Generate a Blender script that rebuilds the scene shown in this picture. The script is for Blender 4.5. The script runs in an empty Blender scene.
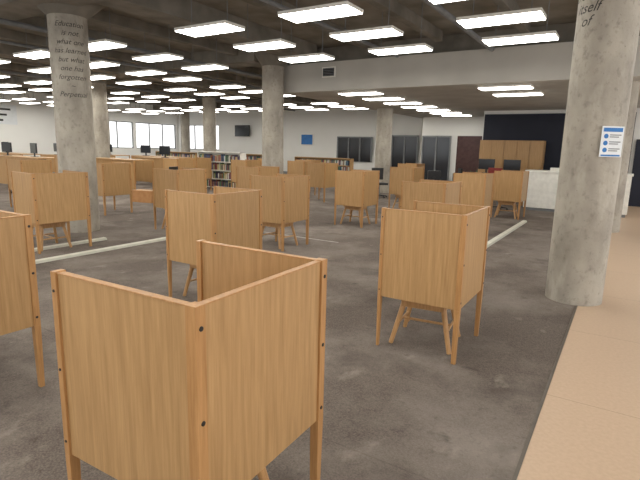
import bpy, math, random
from mathutils import Vector, Matrix
random.seed(7)
scene=bpy.context.scene
scene.view_settings.view_transform='Standard'
COL=bpy.context.collection

# ------------------------------------------------------------ materials
def new_mat(name):
    m=bpy.data.materials.new(name); m.use_nodes=True
    nt=m.node_tree; b=nt.nodes['Principled BSDF']
    return m,nt,b
def lin(c): 
    return tuple(((x/255)/12.92 if x/255<=0.04045 else ((x/255+0.055)/1.055)**2.4) for x in c)+(1,)
def noise_mat(name,c1,c2,scale=(5,5,5),nscale=1.0,detail=5,rough=0.6,bump=0.0,bscale=60,lo=.35,hi=.65,layers=(),metal=0,spec=None):
    m,nt,b=new_mat(name)
    tc=nt.nodes.new('ShaderNodeTexCoord'); mp=nt.nodes.new('ShaderNodeMapping'); mp.inputs['Scale'].default_value=scale
    n=nt.nodes.new('ShaderNodeTexNoise'); n.inputs['Scale'].default_value=nscale; n.inputs['Detail'].default_value=detail
    r=nt.nodes.new('ShaderNodeValToRGB'); r.color_ramp.elements[0].position=lo; r.color_ramp.elements[1].position=hi
    r.color_ramp.elements[0].color=lin(c1); r.color_ramp.elements[1].color=lin(c2)
    L=nt.links
    L.new(tc.outputs['Object'],mp.inputs['Vector']); L.new(mp.outputs[0],n.inputs['Vector']); L.new(n.outputs['Fac'],r.inputs[0])
    out=r.outputs[0]
    for (c3,s3,l3,h3,mx3,sc3) in layers:
        m3=nt.nodes.new('ShaderNodeMapping'); m3.inputs['Scale'].default_value=sc3; m3.inputs['Location'].default_value=(s3*3.1,s3*1.7,s3)
        n3=nt.nodes.new('ShaderNodeTexNoise'); n3.inputs['Scale'].default_value=s3; n3.inputs['Detail'].default_value=8; n3.inputs['Roughness'].default_value=.62
        r3=nt.nodes.new('ShaderNodeValToRGB'); r3.color_ramp.elements[0].position=l3; r3.color_ramp.elements[1].position=h3
        r3.color_ramp.elements[0].color=(0,0,0,1); r3.color_ramp.elements[1].color=(mx3,mx3,mx3,1)
        L.new(tc.outputs['Object'],m3.inputs['Vector']); L.new(m3.outputs[0],n3.inputs['Vector']); L.new(n3.outputs['Fac'],r3.inputs[0])
        mx=nt.nodes.new('ShaderNodeMixRGB'); mx.inputs[2].default_value=lin(c3)
        L.new(r3.outputs[0],mx.inputs[0]); L.new(out,mx.inputs[1]); out=mx.outputs[0]
    L.new(out,b.inputs['Base Color']); b.inputs['Roughness'].default_value=rough; b.inputs['Metallic'].default_value=metal
    if spec is not None: b.inputs['Specular IOR Level'].default_value=spec
    if bump>0:
        nb=nt.nodes.new('ShaderNodeTexNoise'); nb.inputs['Scale'].default_value=bscale; nb.inputs['Detail'].default_value=3
        bp=nt.nodes.new('ShaderNodeBump'); bp.inputs['Strength'].default_value=bump; bp.inputs['Distance'].default_value=.01
        L.new(tc.outputs['Object'],nb.inputs['Vector']); L.new(nb.outputs['Fac'],bp.inputs['Height']); L.new(bp.outputs[0],b.inputs['Normal'])
    return m
def plain(name,c,rough=.5,metal=0,var=6,sc=8):
    c2=tuple(min(255,x+var) for x in c); c1=tuple(max(0,x-var) for x in c)
    return noise_mat(name,c1,c2,scale=(1,1,1),nscale=sc,detail=2,rough=rough,metal=metal)
def emis(name,c,s):
    m=bpy.data.materials.new(name); m.use_nodes=True; nt=m.node_tree
    b=nt.nodes['Principled BSDF']; b.inputs['Base Color'].default_value=(.8,.8,.8,1)
    b.inputs['Emission Color'].default_value=lin(c); b.inputs['Emission Strength'].default_value=s
    return m
def wood(name,dark,light,rough=.38,grain=(38,38,1.6),fig=.45):
    m,nt,b=new_mat(name); L=nt.links
    tc=nt.nodes.new('ShaderNodeTexCoord'); mp=nt.nodes.new('ShaderNodeMapping'); mp.inputs['Scale'].default_value=grain
    oi=nt.nodes.new('ShaderNodeObjectInfo'); ad=nt.nodes.new('ShaderNodeVectorMath'); ad.operation='ADD'
    ml=nt.nodes.new('ShaderNodeVectorMath'); ml.operation='SCALE'; ml.inputs['Scale'].default_value=7.3
    L.new(oi.outputs['Location'],ml.inputs[0]); L.new(tc.outputs['Object'],ad.inputs[0]); L.new(ml.outputs[0],ad.inputs[1])
    L.new(ad.outputs[0],mp.inputs['Vector'])
    n=nt.nodes.new('ShaderNodeTexNoise'); n.inputs['Scale'].default_value=1.6; n.inputs['Detail'].default_value=8; n.inputs['Roughness'].default_value=.68; n.inputs['Distortion'].default_value=.35
    r=nt.nodes.new('ShaderNodeValToRGB'); r.color_ramp.elements[0].position=.28; r.color_ramp.elements[1].position=.66
    r.color_ramp.elements[0].color=lin(dark); r.color_ramp.elements[1].color=lin(light)
    L.new(mp.outputs[0],n.inputs['Vector']); L.new(n.outputs['Fac'],r.inputs[0])
    m2=nt.nodes.new('ShaderNodeMapping'); m2.inputs['Scale'].default_value=(5,5,.55)
    w=nt.nodes.new('ShaderNodeTexWave'); w.wave_type='BANDS'; w.bands_direction='DIAGONAL'; w.inputs['Scale'].default_value=1.6; w.inputs['Distortion'].default_value=7; w.inputs['Detail'].default_value=3; w.inputs['Detail Scale'].default_value=.8
    r2=nt.nodes.new('ShaderNodeValToRGB'); r2.color_ramp.elements[0].color=(.88,.86,.82,1); r2.color_ramp.elements[1].color=(1,1,1,1); r2.color_ramp.elements[0].position=.0; r2.color_ramp.elements[1].position=.5
    L.new(ad.outputs[0],m2.inputs['Vector']); L.new(m2.outputs[0],w.inputs['Vector']); L.new(w.outputs['Fac'],r2.inputs[0])
    mx=nt.nodes.new('ShaderNodeMixRGB'); mx.blend_type='MULTIPLY'; mx.inputs[0].default_value=fig
    L.new(r.outputs[0],mx.inputs[1]); L.new(r2.outputs[0],mx.inputs[2])
    L.new(mx.outputs[0],b.inputs['Base Color'])
    b.inputs['Roughness'].default_value=rough
    b.inputs['Specular IOR Level'].default_value=.35
    return m

M={}
M['oak']=wood('oak_laminate',(158,122,80),(186,149,103))
M['oakedge']=wood('oak_solid_edge',(158,115,70),(188,143,94),grain=(40,40,2.5))
M['stool']=wood('stool_wood',(160,120,77),(192,150,102),grain=(30,30,3))
M['bolt']=plain('black_bolt',(25,22,20),.4)
M['black']=plain('black_plastic',(22,22,24),.35,var=3)
M['white']=plain('white_enamel',(232,230,222),.4)
M['dwhite']=plain('off_white_raceway',(186,184,170),.5)
M['rwhite']=plain('raceway_cover',(206,204,190),.5)
M['red']=plain('red_upholstery',(120,34,30),.7)
M['concrete']=noise_mat('column_concrete',(146,139,128),(178,171,158),scale=(1,1,.6),nscale=3,detail=12,rough=.75,bump=.35,bscale=45,
   layers=[((110,103,94),14,.54,.76,.7,(1,1,.8)),((196,190,178),5,.55,.75,.6,(1,1,.35)),((92,86,80),40,.64,.72,.7,(1,1,1))])
M['dconcrete']=noise_mat('ceiling_concrete',(118,113,103),(148,142,131),nscale=.3,detail=8,rough=.9)
M['beam']=noise_mat('beam_concrete',(110,105,96),(138,132,122),nscale=.4,detail=8,rough=.9)
M['soffit']=noise_mat('soffit_paint',(184,181,173),(196,193,185),nscale=.2,detail=3,rough=.8)
M['lowceil']=noise_mat('low_ceiling_paint',(170,167,159),(184,181,173),nscale=.3,detail=3,rough=.85)
M['wall']=noise_mat('wall_paint',(230,229,224),(237,236,232),nscale=.1,detail=2,rough=.85)
M['navy']=plain('dark_navy_paint',(26,30,46),.7,var=3,sc=1)
M['maroon']=plain('dark_brown_door',(66,34,30),.5)
M['dglass']=plain('dark_glass',(40,44,50),.15,var=8,sc=.7)
M['light']=emis('fluorescent_diffuser',(255,252,243),11.5)
M['text']=plain('black_lettering',(48,45,42),.6,var=2)
M['card']=plain('cardboard',(176,128,82),.8)
M['blue']=plain('sign_blue',(35,110,180),.5)
M['signwhite']=plain('sign_white',(225,228,230),.5,var=3)
M['alu']=plain('aluminium_trim',(105,98,90),.4,metal=.5)
M['grey']=plain('grey_metal',(120,122,124),.5)
M['green']=plain('leaf_green',(60,92,48),.6)
M['paper']=plain('paper_stack',(222,220,212),.7,var=4)
M['tape']=plain('floor_tape',(150,143,136),.6,var=10)
def carpetmat():
    m=noise_mat('carpet',(88,79,73),(122,112,104),scale=(1,1,1),nscale=110,detail=4,rough=.95,bump=.5,bscale=220,lo=.3,hi=.7,spec=.12,
      layers=[((156,147,138),.75,.44,.70,.65,(1,1,1)),((66,59,54),1.1,.53,.70,.6,(1,1,1)),((168,159,149),5,.60,.76,.5,(1,.6,1)),((62,55,50),4,.63,.74,.55,(1,1,1)),((70,63,58),24,.56,.74,.35,(1,1,1))])
    nt=m.node_tree; L=nt.links; b=nt.nodes['Principled BSDF']; src=b.inputs['Base Color'].links[0].from_socket
    tc=nt.nodes.new('ShaderNodeTexCoord')
    br=nt.nodes.new('ShaderNodeTexBrick'); br.offset=.5; br.inputs['Scale'].default_value=1; br.inputs['Brick Width'].default_value=12; br.inputs['Row Height'].default_value=3.66; br.inputs['Mortar Size'].default_value=.006
    br.inputs['Color1'].default_value=(1,1,1,1); br.inputs['Color2'].default_value=(.97,.97,.97,1); br.inputs['Mortar'].default_value=(.84,.83,.82,1)
    mx=nt.nodes.new('ShaderNodeMixRGB'); mx.blend_type='MULTIPLY'; mx.inputs[0].default_value=1
    L.new(tc.outputs['Object'],br.inputs['Vector']); L.new(src,mx.inputs[1]); L.new(br.outputs['Color'],mx.inputs[2]); L.new(mx.outputs[0],b.inputs['Base Color'])
    return m
M['carpet']=carpetmat()
def tanfloor():
    m,nt,b=new_mat('tan_vinyl_floor'); L=nt.links
    tc=nt.nodes.new('ShaderNodeTexCoord')
    n=nt.nodes.new('ShaderNodeTexNoise'); n.inputs['Scale'].default_value=40; n.inputs['Detail'].default_value=5
    r=nt.nodes.new('ShaderNodeValToRGB'); r.color_ramp.elements[0].color=lin((192,166,140)); r.color_ramp.elements[1].color=lin((199,173,147))
    r.color_ramp.elements[0].position=.35; r.color_ramp.elements[1].position=.65
    br=nt.nodes.new('ShaderNodeTexBrick'); br.offset=0; br.inputs['Scale'].default_value=1; br.inputs['Brick Width'].default_value=1.5; br.inputs['Row Height'].default_value=1.5; br.inputs['Mortar Size'].default_value=.005
    br.inputs['Color1'].default_value=(1,1,1,1); br.inputs['Color2'].default_value=(.97,.97,.97,1); br.inputs['Mortar'].default_value=(.76,.74,.72,1)
    mx=nt.nodes.new('ShaderNodeMixRGB'); mx.blend_type='MULTIPLY'; mx.inputs[0].default_value=1
    L.new(tc.outputs['Object'],n.inputs['Vector']); L.new(tc.outputs['Object'],br.inputs['Vector'])
    L.new(n.outputs['Fac'],r.inputs[0]); L.new(r.outputs[0],mx.inputs[1]); L.new(br.outputs['Color'],mx.inputs[2])
    L.new(mx.outputs[0],b.inputs['Base Color']); b.inputs['Roughness'].default_value=.42
    return m
M['tan']=tanfloor()

# ------------------------------------------------------------ mesh builder
class MB:
    def __init__(s): s.v=[];s.f=[];s.m=[];s.mats=[]
    def mi(s,k):
        if k not in s.mats: s.mats.append(k)
        return s.mats.index(k)
    def box(s,x0,y0,z0,x1,y1,z1,k,tx=0,ty=0):
        i=len(s.v); s.v+=[(x0+tx,y0+ty,z0),(x1-tx,y0+ty,z0),(x1-tx,y1-ty,z0),(x0+tx,y1-ty,z0),(x0,y0,z1),(x1,y0,z1),(x1,y1,z1),(x0,y1,z1)]
        for q in [(3,2,1,0),(4,5,6,7),(0,1,5,4),(1,2,6,5),(2,3,7,6),(3,0,4,7)]:
            s.f.append([i+a for a in q]); s.m.append(s.mi(k))
    def cyl(s,p0,p1,r0,r1,k,n=14,caps=True):
        p0=Vector(p0);p1=Vector(p1);d=(p1-p0).normalized()
        u=d.orthogonal().normalized(); w=d.cross(u); i=len(s.v)
        for p,r in((p0,r0),(p1,r1)):
            for a in range(n):
                t=2*math.pi*a/n; s.v.append(tuple(p+u*math.cos(t)*r+w*math.sin(t)*r))
        for a in range(n):
            b=(a+1)%n; s.f.append([i+a,i+b,i+n+b,i+n+a]); s.m.append(s.mi(k))
        if caps:
            s.f.append([i+a for a in range(n)][::-1]); s.m.append(s.mi(k))
            s.f.append([i+n+a for a in range(n)]); s.m.append(s.mi(k))
    def mesh(s,name,smooth=False):
        me=bpy.data.meshes.new(name); me.from_pydata(s.v,[],s.f)
        for k in s.mats: me.materials.append(M[k])
        for p,mi in zip(me.polygons,s.m): p.material_index=mi; p.use_smooth=smooth
        me.update(); return me
    def obj(s,name,loc=(0,0,0),bevel=0,rz=0,parent=None,smooth=False):
        o=bpy.data.objects.new(name,s.mesh(name,smooth)); COL.objects.link(o); o.location=loc; o.rotation_euler=(0,0,rz)
        if bevel: 
            b=o.modifiers.new('bevel','BEVEL'); b.width=bevel; b.segments=2; b.limit_method='ANGLE'
        if parent: o.parent=parent
        return o
def inst(name,me,loc,rz=0,bevel=0,scale=None):
    o=bpy.data.objects.new(name,me); COL.objects.link(o); o.location=loc; o.rotation_euler=(0,0,rz)
    if scale: o.scale=scale
    if bevel:
        b=o.modifiers.new('bevel','BEVEL'); b.width=bevel; b.segments=2; b.limit_method='ANGLE'
    return o
def simple(name,x0,y0,z0,x1,y1,z1,k):
    b=MB(); cx,cy,cz=(x0+x1)/2,(y0+y1)/2,(z0+z1)/2
    b.box(x0-cx,y0-cy,z0-cz,x1-cx,y1-cy,z1-cz,k); return b.obj(name,(cx,cy,cz))

# ------------------------------------------------------------ room shell
XL,YB,YN,XR=-28.0,25.0,-6.0,5.0
ZC=4.3
f=simple('floor',XL,YN,-.1,-.3,YB,0,'carpet')
f=simple('floor_corridor',-.3,YN,-.1,XR,YB,0.0,'tan')
simple('trim_1',-.315,YN,0,-.295,YB,.004,'alu')
simple('ceiling',XL,YN,ZC,XR,YB,ZC+.2,'dconcrete')
bm=MB()
for y in (-.7,4.9,11.0,17.0,23.2): bm.box(XL,y-.35,3.9,(XR if y<10 else -8.9),y+.35,ZC,'beam')
for x in (-.3,-7.6,-15,-22.3): bm.box(x-.3,YN,3.93,x+.3,(YB if x<-9 else 11.3),ZC-.001,'beam')
for x in [-.3-7.4*k-1.85*q for k in range(4) for q in (1,2,3)]:
    if x>XL+.2: bm.box(x-.08,YN,4.08,x+.08,(YB if x<-9 else 11.3),ZC-.002,'beam')
bm.obj('ceiling_beams')
pb=MB()
for (x,z,r) in ((-2.8,3.82,.05),(-5.0,3.84,.035),(-10.2,3.82,.05),(-12.4,3.84,.035),(-17.6,3.82,.05)):
    pb.cyl((x,YN+.1,z),(x,(11.3 if x>-8.6 else YB-.1),z),r,r,'grey',12)
pb.obj('ceiling_pipes')
simple('soffit',-8.6,11.4,3.13,XR,11.6,3.86,'soffit')
simple('ceiling_lowered',-8.6,11.6,3.13,XR,YB,3.3,'lowceil')
simple('soffit_side',-8.6,11.6,3.3,-8.45,YB,ZC,'lowceil')
simple('soffit_upper',-8.45,11.75,3.3,XR,11.95,ZC,'beam')

def wall_with_openings(name,axis,pos,a0,a1,z1,ops,th=.2,k='wall'):
    b=MB(); cur=a0
    def bx(s0,s1,za,zb):
        if s1-s0<1e-4: return
        if axis=='x': b.box(pos-th,s0,za,pos,s1,zb,k)
        else: b.box(s0,pos,za,s1,pos+th,zb,k)
    for (o0,o1,zb,zt) in ops:
        bx(cur,o0,0,z1); bx(o0,o1,0,zb); bx(o0,o1,zt,z1); cur=o1
    bx(cur,a1,0,z1); return b.obj(name)
def window(name,axis,pos,a0,a1,zb,zt,n,rows=1,th=.2):
    b=MB(); w=.05
    def bx(s0,s1,za,zb_):
        if axis=='x': b.box(pos-th*.7,s0,za,pos-th*.3,s1,zb_,'grey')
        else: b.box(s0,pos+th*.3,za,s1,pos+th*.7,zb_,'grey')
    bx(a0,a1,zb,zb+w);bx(a0,a1,zt-w,zt)
    for i in range(n+1):
        c=a0+w/2+(a1-a0-w)*i/n; bx(c-w/2,c+w/2,zb+w,zt-w)
    for j in range(1,rows): 
        z=zb+(zt-zb)*j/rows; bx(a0+w,a1-w,z-.02,z+.02)
    return b.obj(name)
wall_with_openings('wall_left','x',XL,YN,YB,ZC,[(17.7,21.2,1.3,3.0),(21.4,24.8,1.3,3.0)])
window('window_1','x',XL,17.7,21.2,1.3,3.0,3,1); window('window_2','x',XL,21.4,24.8,1.3,3.0,3,1)
wall_with_openings('wall_back','y',YB,XL,XR,ZC,[(-27.6,-24.0,1.3,3.0)])
window('window_3','y',YB,-27.6,-24.0,1.3,3.0,3,1)
simple('wall_partition',-4.8,19.0,0,XR,19.2,3.13,'wall')
simple('wall_accent_panel',-4.75,18.935,1.0,.0,18.995,3.0,'navy')
simple('door_1',.1,18.91,0,1.1,18.99,2.15,'navy')
simple('door_2',-6.6,21.89,0,-5.0,21.99,2.3,'maroon')
simple('wall_rear_block',-8.3,22.0,0,-4.8,22.2,3.13,'wall')
simple('baseboard_back',XL,24.97,0,-8.6,25.0,.12,'grey')
simple('baseboard_left',XL,YN,0,XL+.03,25,.12,'grey')
for i,(x0,x1,z0,z1) in enumerate([(-14.5,-12.3,.9,2.3),(-11.8,-9.6,0.0,2.4)]):
    b=MB(); b.box(x0,24.9,z0,x1,24.99,z1,'dglass')
    n=3
    for j in range(n+1):
        c=x0+(x1-x0)*j/n; b.box(c-.04,24.86,z0,c+.04,24.9,z1,'grey')
    b.box(x0,24.86,z1-.06,x1,24.9,z1,'grey'); b.obj('window_%d'%(5+i))
b=MB(); b.box(-8.2,21.9,.0,-6.9,21.99,2.3,'dglass')
for c in (-8.2,-7.55,-6.9): b.box(c-.03,21.86,0,c+.03,21.9,2.3,'grey')
b.box(-8.2,21.86,2.24,-6.9,21.9,2.3,'grey'); b.obj('window_7')

# ------------------------------------------------------------ columns
def column(x,y,r,top,cap=True,capk=1.9):
    b=MB(); n=48; zt=top-.5 if cap else top
    b.cyl((0,0,0),(0,0,zt),r,r,'concrete',n)
    if cap: b.cyl((0,0,zt),(0,0,top-.12),r,r*capk,'beam',n); b.cyl((0,0,top-.12),(0,0,top),r*capk,r*capk,'beam',n)
    o=b.obj('concrete_column',(x,y,0),smooth=True)
    for p in o.data.polygons:
        if len(p.vertices)>4: p.use_smooth=False
    o.data.validate()
    # sharp edges on the rims so the shaft shades cleanly
    me=o.data
    fe={}
    for p in me.polygons:
        for k in p.edge_keys: fe.setdefault(k,[]).append(len(p.vertices))
    for e in me.edges:
        if max(fe.get(e.key,[0]))>4: e.use_edge_sharp=True
    return o
cR=column(-.37,6.16,.295,4.28)
cL=column(-8.66,5.3,.32,4.28,capk=2.3)
for (x,y,t) in [(-8.55,11.05,4.28),(-8.0,17.2,3.13),(-8.4,23.0,3.13),(-17,11.4,4.28),(-16.9,17.0,4.28),(-25.3,23.2,4.28),(-25.3,17.2,4.28),(-.31,12.3,3.13),(-17,5.3,4.28),(-.31,-.7,4.28),(-8.42,-.7,4.28)]:
    column(x,y,.30,t,cap=(t>3.2))

def lettering(name,lines,col,r,ztop,az,size,lead,shear=.35):
    allv=[];allf=[]
    for i,t in enumerate(lines):
        cu=bpy.data.curves.new('tmp','FONT'); cu.body=t; cu.size=size; cu.shear=shear; cu.align_x='CENTER'; cu.resolution_u=3
        o=bpy.data.objects.new('tmp',cu); COL.objects.link(o); bpy.context.view_layer.update()
        me=bpy.data.meshes.new_from_object(o.evaluated_get(bpy.context.evaluated_depsgraph_get()))
        k=len(allv)
        for v in me.vertices:
            th=az+v.co.x/r; allv.append(((r+.002)*math.cos(th),(r+.002)*math.sin(th),ztop-i*lead+v.co.y))
        for p in me.polygons: allf.append([k+q for q in p.vertices])
        bpy.data.objects.remove(o); bpy.data.meshes.remove(me)
    me=bpy.data.meshes.new(name); me.from_pydata(allv,[],allf); me.materials.append(M['text'])
    o=bpy.data.objects.new(name,me); COL.objects.link(o); o.parent=col
def az_to_cam(c): return math.atan2(-c.location.y,-c.location.x)
lettering('lettering',['Education','is not','what one','has learned','but what','one has','forgotten','~','Perpetual'],cL,.32,3.58,az_to_cam(cL)+.05,.12,.145)
lettering('lettering_quote',['Learning','has','created','itself','of'],cR,.295,3.46,az_to_cam(cR)-.75,.14,.13)

# ------------------------------------------------------------ study carrels
WX,WY,HC=.69,.75,1.18
def carrel_mesh():
    b=MB(); p=.042; t=.022
    zb=.44
    b.box(-WX+.02,.010,zb,-p+.004,.010+t,HC-.004,'oak')
    b.box(-WX+.02,WY-.010-t,zb,-p+.004,WY-.010,HC-.004,'oak')
    b.box(-.010-t,p-.004,zb,-.010,WY-p+.004,HC-.004,'oak')
    b.box(-WX+.02,.007,HC-.006,-p+.004,.035,HC,'oakedge'); b.box(-WX+.02,WY-.035,HC-.006,-p+.004,WY-.007,HC,'oakedge')
    b.box(-.035,p-.004,HC-.006,-.007,WY-p+.004,HC,'oakedge')
    for (x0,y0,w) in [(-p,0,p),(-p,WY-p,p),(-WX,0,.028),(-WX,WY-p,.028)]:
        b.box(x0,y0,zb,x0+w,y0+p,HC+.003,'oakedge')
        b.box(x0,y0,0,x0+w,y0+p,zb,'oakedge',tx=.004,ty=.006)
    b.box(-WX+.03,.034,.715,-.034,WY-.034,.745,'oak'); b.box(-WX+.10,.034,.63,-WX+.12,WY-.034,.715,'oakedge')
    for z in (.50,.80,1.11):
        b.cyl((-.002,p/2,z),(.003,p/2,z),.0085,.0085,'bolt',12); b.cyl((-.002,WY-p/2,z),(.003,WY-p/2,z),.0085,.0085,'bolt',12)
        b.cyl((-WX+.014,.002,z),(-WX+.014,-.003,z),.006,.006,'bolt',10)
    return b.mesh('study_carrel_mesh')
CM=carrel_mesh()
def stool_mesh():
    b=MB(); s=.19;h=.425
    b.box(-s-.02,-s-.02,h-.03,s+.02,s+.02,h,'stool')
    for sx in(-1,1):
        for sy in(-1,1): b.cyl((sx*(s+.06),sy*(s+.03),0),(sx*(s-.03),sy*(s-.04),h-.03),.019,.024,'stool',12)
    def L(sx,sy,z): 
        k=z/(h-.03); return (sx*((s+.06)*(1-k)+(s-.03)*k),sy*((s+.03)*(1-k)+(s-.04)*k),z)
    for sx in(-1,1): b.cyl(L(sx,-1,.17),L(sx,1,.17),.012,.012,'stool',10)
    m0=(Vector(L(-1,-1,.17))+Vector(L(-1,1,.17)))/2; m1=(Vector(L(1,-1,.17))+Vector(L(1,1,.17)))/2
    b.cyl(m0,m1,.012,.012,'stool',10)
    b.box(-s+.01,-s+.0,h-.09,s-.01,-s+.02,h-.03,'stool'); b.box(-s+.01,s-.02,h-.09,s-.01,s,h-.03,'stool')
    b.box(-s,-s+.02,h-.09,-s+.02,s-.02,h-.03,'stool'); b.box(s-.02,-s+.02,h-.09,s,s-.02,h-.03,'stool')
    return b.mesh('wooden_stool_mesh')
SM=stool_mesh()
carrels=[(-1.02,.955,.03,1),(-3.20,.875,0,0),(-3.34,3.39,0,1),(-4.52,6.12,0,1),(-7.22,3.72,-.08,1),(-12.3,6.1,0,1),(-10.0,6.7,0,0),(-7.0,6.2,0,1),
 (-4.61,9.04,0,1),(-.965,3.585,.01,1),(-2.18,6.85,.0,0),(-2.5,10.5,0,1),(-2.15,12.7,0,1),(-7.75,12.6,0,0),(-4.8,12.3,0,1),(-6.95,8.5,0,0),
 (-10.6,12.3,0,1),(-12.4,11,0,0),(-6.0,15.6,0,0),(-10.0,15.2,0,0),(-14.6,8.6,0,0),(-11.5,14.8,0,0),(-9.2,13.6,0,0),(-12.9,12.3,0,0)]
for i,(x,y,rz,st) in enumerate(carrels):
    rz=random.uniform(-.02,.02) if (y>3.6 and abs(rz)<.02) else rz
    inst('study_carrel',CM,(x,y,0),rz,bevel=.003,scale=((1.05,1.04,1) if i==0 else (1.04,1.1,1) if i==4 else None))
    if st: inst('wooden_stool',SM,(x-WX*.55,y+WY*.5+random.uniform(-.03,.03),0),random.uniform(-.12,.12),bevel=.004)

def raceway(x,y0,y1):
    b=MB(); b.box(-.05,y0,0,.05,y1,.03,'dwhite',tx=-.012); b.box(-.04,y0,.03,.04,y1,.038,'rwhite')
    b.obj('floor_cable_raceway',(x,0,0),bevel=.003)
raceway(-6.72,2.2,5.8); raceway(-7.50,2.9,5.0); raceway(-1.98,8.2,12.5)
simple('floor_tape',-5.9,7.3,0,-4.2,7.36,.003,'tape')

# ------------------------------------------------------------ fluorescent fixtures
def fixture_mesh(rod):
    b=MB(); lx,ly=.57,.235
    b.box(-lx,-ly,0,lx,ly,.045,'white'); 
    b.box(-lx+.012,-ly+.012,-.014,lx-.012,ly-.012,0,'light')
    if rod:
        for x in(-.4,.4): b.cyl((x,0,.045),(x,0,rod),.006,.006,'grey',8)
    return b.mesh('fluorescent_light_mesh')
FM=fixture_mesh(ZC-3.5-.001); FL=fixture_mesh(0)
xs=[2.3,-1.8,-3.95,-6.1,-9.1,-11.3,-13.5,-16.5,-18.7,-20.9,-23.8,-26.0]
ys=[-2.9,-1.6,.2,1.65,3.1]+[6.17,7.6,9.03]+[12.2,13.6,15.0]+[18.2,19.6,21.0]
for y in ys:
    for x in xs:
        if y>10 and x>-8.6: continue
        inst('fluorescent_light',FM,(x,y,3.5))
for x in xs[4:]: inst('fluorescent_light',FM,(x,10.3,3.5)) if x<-11 else None
for jj in range(7): inst('fluorescent_light',FL,(-6.3,11.95+1.43*jj,3.084))
for jj in range(2): inst('fluorescent_light',FL,(-2.6,12.0+1.43*jj,3.084))
inst('fluorescent_light',FL,(1.5,14,3.084)); inst('fluorescent_light',FL,(1.5,17.2,3.084))

# ------------------------------------------------------------ wall things
b=MB(); b.box(-.62,0,-.36,.62,.05,.36,'black'); b.box(-.59,-.004,-.33,.59,0,.33,'dglass'); b.box(-.1,.05,-.1,.1,.22,.1,'black')
b.obj('television',(-21.7,24.76,2.6),bevel=.01)
b=MB(); b.box(-.45,0,-.34,.45,.04,.34,'white'); b.box(-.40,-.01,-.29,.40,0,.29,'blue'); b.obj('framed_picture',(-16.7,24.95,2.1))
b=MB(); b.box(0,-.9,-.5,.03,.9,.5,'signwhite')
for i in range(3): b.box(.03,-.7,.22-i*.28,.035,.6-.2*i,.32-i*.28,'black')
b.obj('wall_sign',(-27.98,13.0,2.95))
b=MB(); b.box(-.2,-.03,-.13,.2,0,.13,'white'); b.box(-.17,-.035,-.10,.17,-.03,.10,'black')
for i in range(5): b.box(-.17,-.045,-.085+i*.04,.17,-.036,-.075+i*.04,'grey')
b.obj('air_vent',(-6.97,11.4,3.6))
a=az_to_cam(cR)+.60
b=MB(); b.box(-.12,-.006,-.155,.12,0,.155,'signwhite'); b.box(-.105,-.008,.10,.105,-.006,.14,'blue')
for i in range(3):
    z=.055-i*.07; b.cyl((-.07,-.006,z),(-.07,-.009,z),.024,.024,'blue',16)
    b.box(-.03,-.008,z+.008,.095,-.006,z+.018,'grey'); b.box(-.03,-.008,z-.012,.07,-.006,z-.002,'grey')
b.box(-.105,-.008,-.148,.105,-.006,-.132,'blue')
o=b.obj('notice_sign',(cR.location.x+.303*math.cos(a),cR.location.y+.303*math.sin(a),1.78)); o.rotation_euler=(0,0,a+math.pi/2)

# ------------------------------------------------------------ counters & shelves
b=MB(); b.box(0,0,.08,2.6,.7,1.1,'white'); b.box(.03,.03,0,2.57,.67,.08,'grey'); b.box(-.03,-.04,1.1,2.63,.74,1.15,'white')
b.obj('reception_counter',(-2.5,15.2,0),bevel=.004)
b=MB(); b.box(0,0,0,.3,.22,.09,'paper'); b.obj('paper_stack',(-1.9,15.4,1.15))
b=MB(); b.box(0,0,0,2.1,.45,2.05,'oak')
for i in range(5): b.box(i*.42+.01,-.02,.08,i*.42+.41,0,2.02,'oak'); b.box(i*.42+.36,-.03,1.0,i*.42+.375,-.02,1.12,'grey')
b.obj('storage_cabinet',(-4.6,18.0,0),bevel=.004)
def monitor(x,y,z,rz=0):
    b=MB(); b.box(-.26,-.02,.12,.26,.02,.46,'black'); b.box(-.24,-.024,.14,.24,-.02,.44,'dglass'); b.box(-.03,0,.0,.03,.03,.2,'black'); b.box(-.12,-.08,0,.12,.1,.015,'black')
    b.obj('computer_monitor',(x,y,z),rz=rz)
def desk(name,x,y,w,d,h,mat='oak',bx=True):
    b=MB(); b.box(0,0,h-.035,w,d,h,mat); b.box(.03,0.03,.12,w-.03,.05,h-.035,mat)
    for (a,c) in((0,0),(w-.04,0),(0,d-.04),(w-.04,d-.04)): b.box(a,c,0,a+.04,c+.04,h-.035,'oakedge')
    b.obj(name,(x,y,0),bevel=.003)
def office_chair(x,y,rz,k='black',up=0):
    b=MB()
    for i in range(5):
        t=2*math.pi*i/5; b.cyl((0,0,.09),(.28*math.cos(t),.28*math.sin(t),.06),.02,.015,'black',8); b.cyl((.28*math.cos(t)-.015,.28*math.sin(t),.03),(.28*math.cos(t)+.015,.28*math.sin(t),.03),.03,.03,'black',10)
    b.cyl((0,0,.08),(0,0,.44+up),.025,.025,'grey',10); b.box(-.23,-.22,.44+up,.23,.22,.51+up,k); b.box(-.03,.2,.45+up,.03,.25,.8+up,'black'); b.box(-.21,.22,.6+up,.21,.28,1.0+up,k)
    b.obj('office_chair',(x,y,0),rz=rz,bevel=.01)
desk('computer_desk',-4.4,16.3,1.7,.7,.95); monitor(-4.0,16.7,.95); monitor(-3.2,16.7,.95,.2)
office_chair(-5.2,15.2,.5); office_chair(-3.1,14.6,2.8,'red',.2); office_chair(-5.6,18.4,-1)
office_chair(-16.2,8.0,.5); office_chair(-18.0,9.9,2.0); office_chair(-14.9,14.6,1.2); office_chair(-11.0,9.9,1.9); office_chair(-7.2,15.3,.8); office_chair(-4.0,14.2,2.2)
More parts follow.
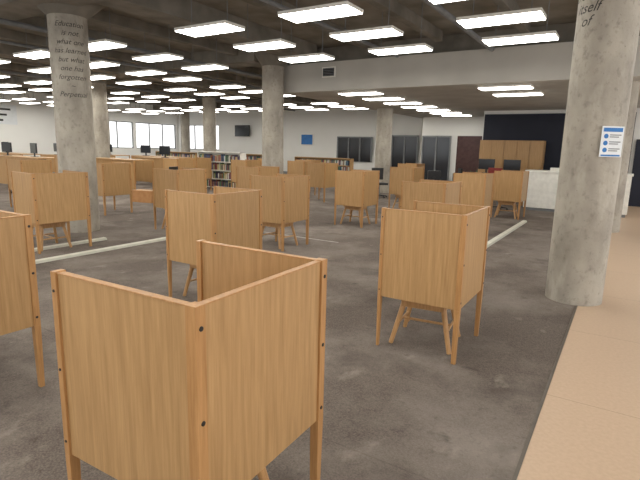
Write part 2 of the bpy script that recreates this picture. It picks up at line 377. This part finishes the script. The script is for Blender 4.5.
for (x,y,w,ks) in [(-19.5,8.6,3.2,[0,2]),(-22.5,13.5,3.3,[1,2]),(-19.0,14.2,3.0,[0]),(-17.1,12.9,2.6,[1]),(-16.4,10.4,2.6,[]),(-20.5,11,3.0,[0,2]),(-24.5,10.5,3.5,[0,1])]:
    desk('computer_desk',x,y,w,.8,1.1)
    for i in ks: monitor(x+.5+i*.9,y+.4,1.1,random.uniform(-.3,.3))
cols=[(120,60,55),(60,80,110),(180,168,120),(80,110,85),(205,200,190),(90,75,95),(165,120,85),(60,60,66)]
for i,c in enumerate(cols): M['book%d'%i]=plain('book_cover_%d'%i,c,.6)
def bookshelf(x,y,w,h,n,rz=0,mat='oak'):
    b=MB(); d=.32
    b.box(0,0,0,.03,d,h,mat); b.box(w-.03,0,0,w,d,h,mat); b.box(0,0,h-.03,w,d,h,mat); b.box(.03,d-.02,0,w-.03,d,h-.03,mat)
    o=b.obj('bookshelf',(x,y,0),rz=rz); q=MB()
    for i in range(n):
        z=.08+(h-.12)*i/n; b2=q; b2.box(.03,0.01,z-.025,w-.03,d-.02,z,mat)
        xx=.05
        while xx<w-.1:
            t=random.uniform(.02,.05); hh=random.uniform(.18,.27)
            if random.random()<.88: b2.box(xx,.03,z,xx+t,.22,z+min(hh,(h-.12)/n-.05),'book%d'%random.randrange(8))
            xx+=t+.002
    q.obj('shelved_books',(0,0,0),parent=o)
for (x,y,w,h,m_) in [(-14.2,13.6,2.2,1.4,'white'),(-17.6,18.5,3,1.25,'oak'),(-13.4,19.0,3,1.2,'oak'),(-21.5,17.6,3,1.25,'oak')]:
    bookshelf(x,y,w,h,4,mat=m_)
b=MB(); b.box(-.35,-.2,0,.35,.2,.33,'card'); b.box(-.35,-.03,.33,.35,.03,.332,'dwhite'); b.obj('cardboard_box',(-11.6,9.1,0),rz=.2,bevel=.004)
def plant(x,y,s=1):
    b=MB(); b.cyl((0,0,0),(0,0,.3),.13,.18,'white',16); b.cyl((0,0,.3),(0,0,.305),.165,.165,'black',16)
    rr=random.Random(3)
    for i in range(26):
        t=rr.uniform(0,6.28); e=rr.uniform(.5,1.4); l=rr.uniform(.4,.8)
        d=Vector((math.cos(t)*math.cos(e),math.sin(t)*math.cos(e),math.sin(e))); p0=Vector((0,0,.3)); pm=p0+d*l*.6; p1=p0+d*l+Vector((0,0,-.12*l)); sd=d.cross(Vector((0,0,1))).normalized()*.05
        k=len(b.v); b.v+= [tuple(p0),tuple(pm+sd),tuple(p1),tuple(pm-sd)]; b.f.append([k,k+1,k+2,k+3]); b.m.append(b.mi('green'))
    b.obj('potted_plant',(x,y,0))
plant(-5.3,20.6); plant(-19.2,22.5)

# ------------------------------------------------------------ world + camera
w=bpy.data.worlds.new('world'); scene.world=w; w.use_nodes=True
bg=w.node_tree.nodes['Background']; bg.inputs[0].default_value=(.98,.98,.98,1); bg.inputs[1].default_value=1.8

cam=bpy.data.cameras.new('camera'); co=bpy.data.objects.new('camera',cam); COL.objects.link(co); scene.camera=co
yaw,p,r=[math.radians(a) for a in (32,10.8,1.4)]
h=Vector((-math.sin(yaw),math.cos(yaw),0)); R=Vector((math.cos(yaw),math.sin(yaw),0))
F=h*math.cos(p)+Vector((0,0,-math.sin(p))); U=h*math.sin(p)+Vector((0,0,math.cos(p)))
R2=R*math.cos(r)+U*math.sin(r); U2=U*math.cos(r)-R*math.sin(r)
co.matrix_world=Matrix(((R2.x,U2.x,-F.x,0),(R2.y,U2.y,-F.y,0),(R2.z,U2.z,-F.z,1.65),(0,0,0,1)))
cam.sensor_width=36; cam.lens=36*485/640; cam.clip_start=.05; cam.clip_end=200
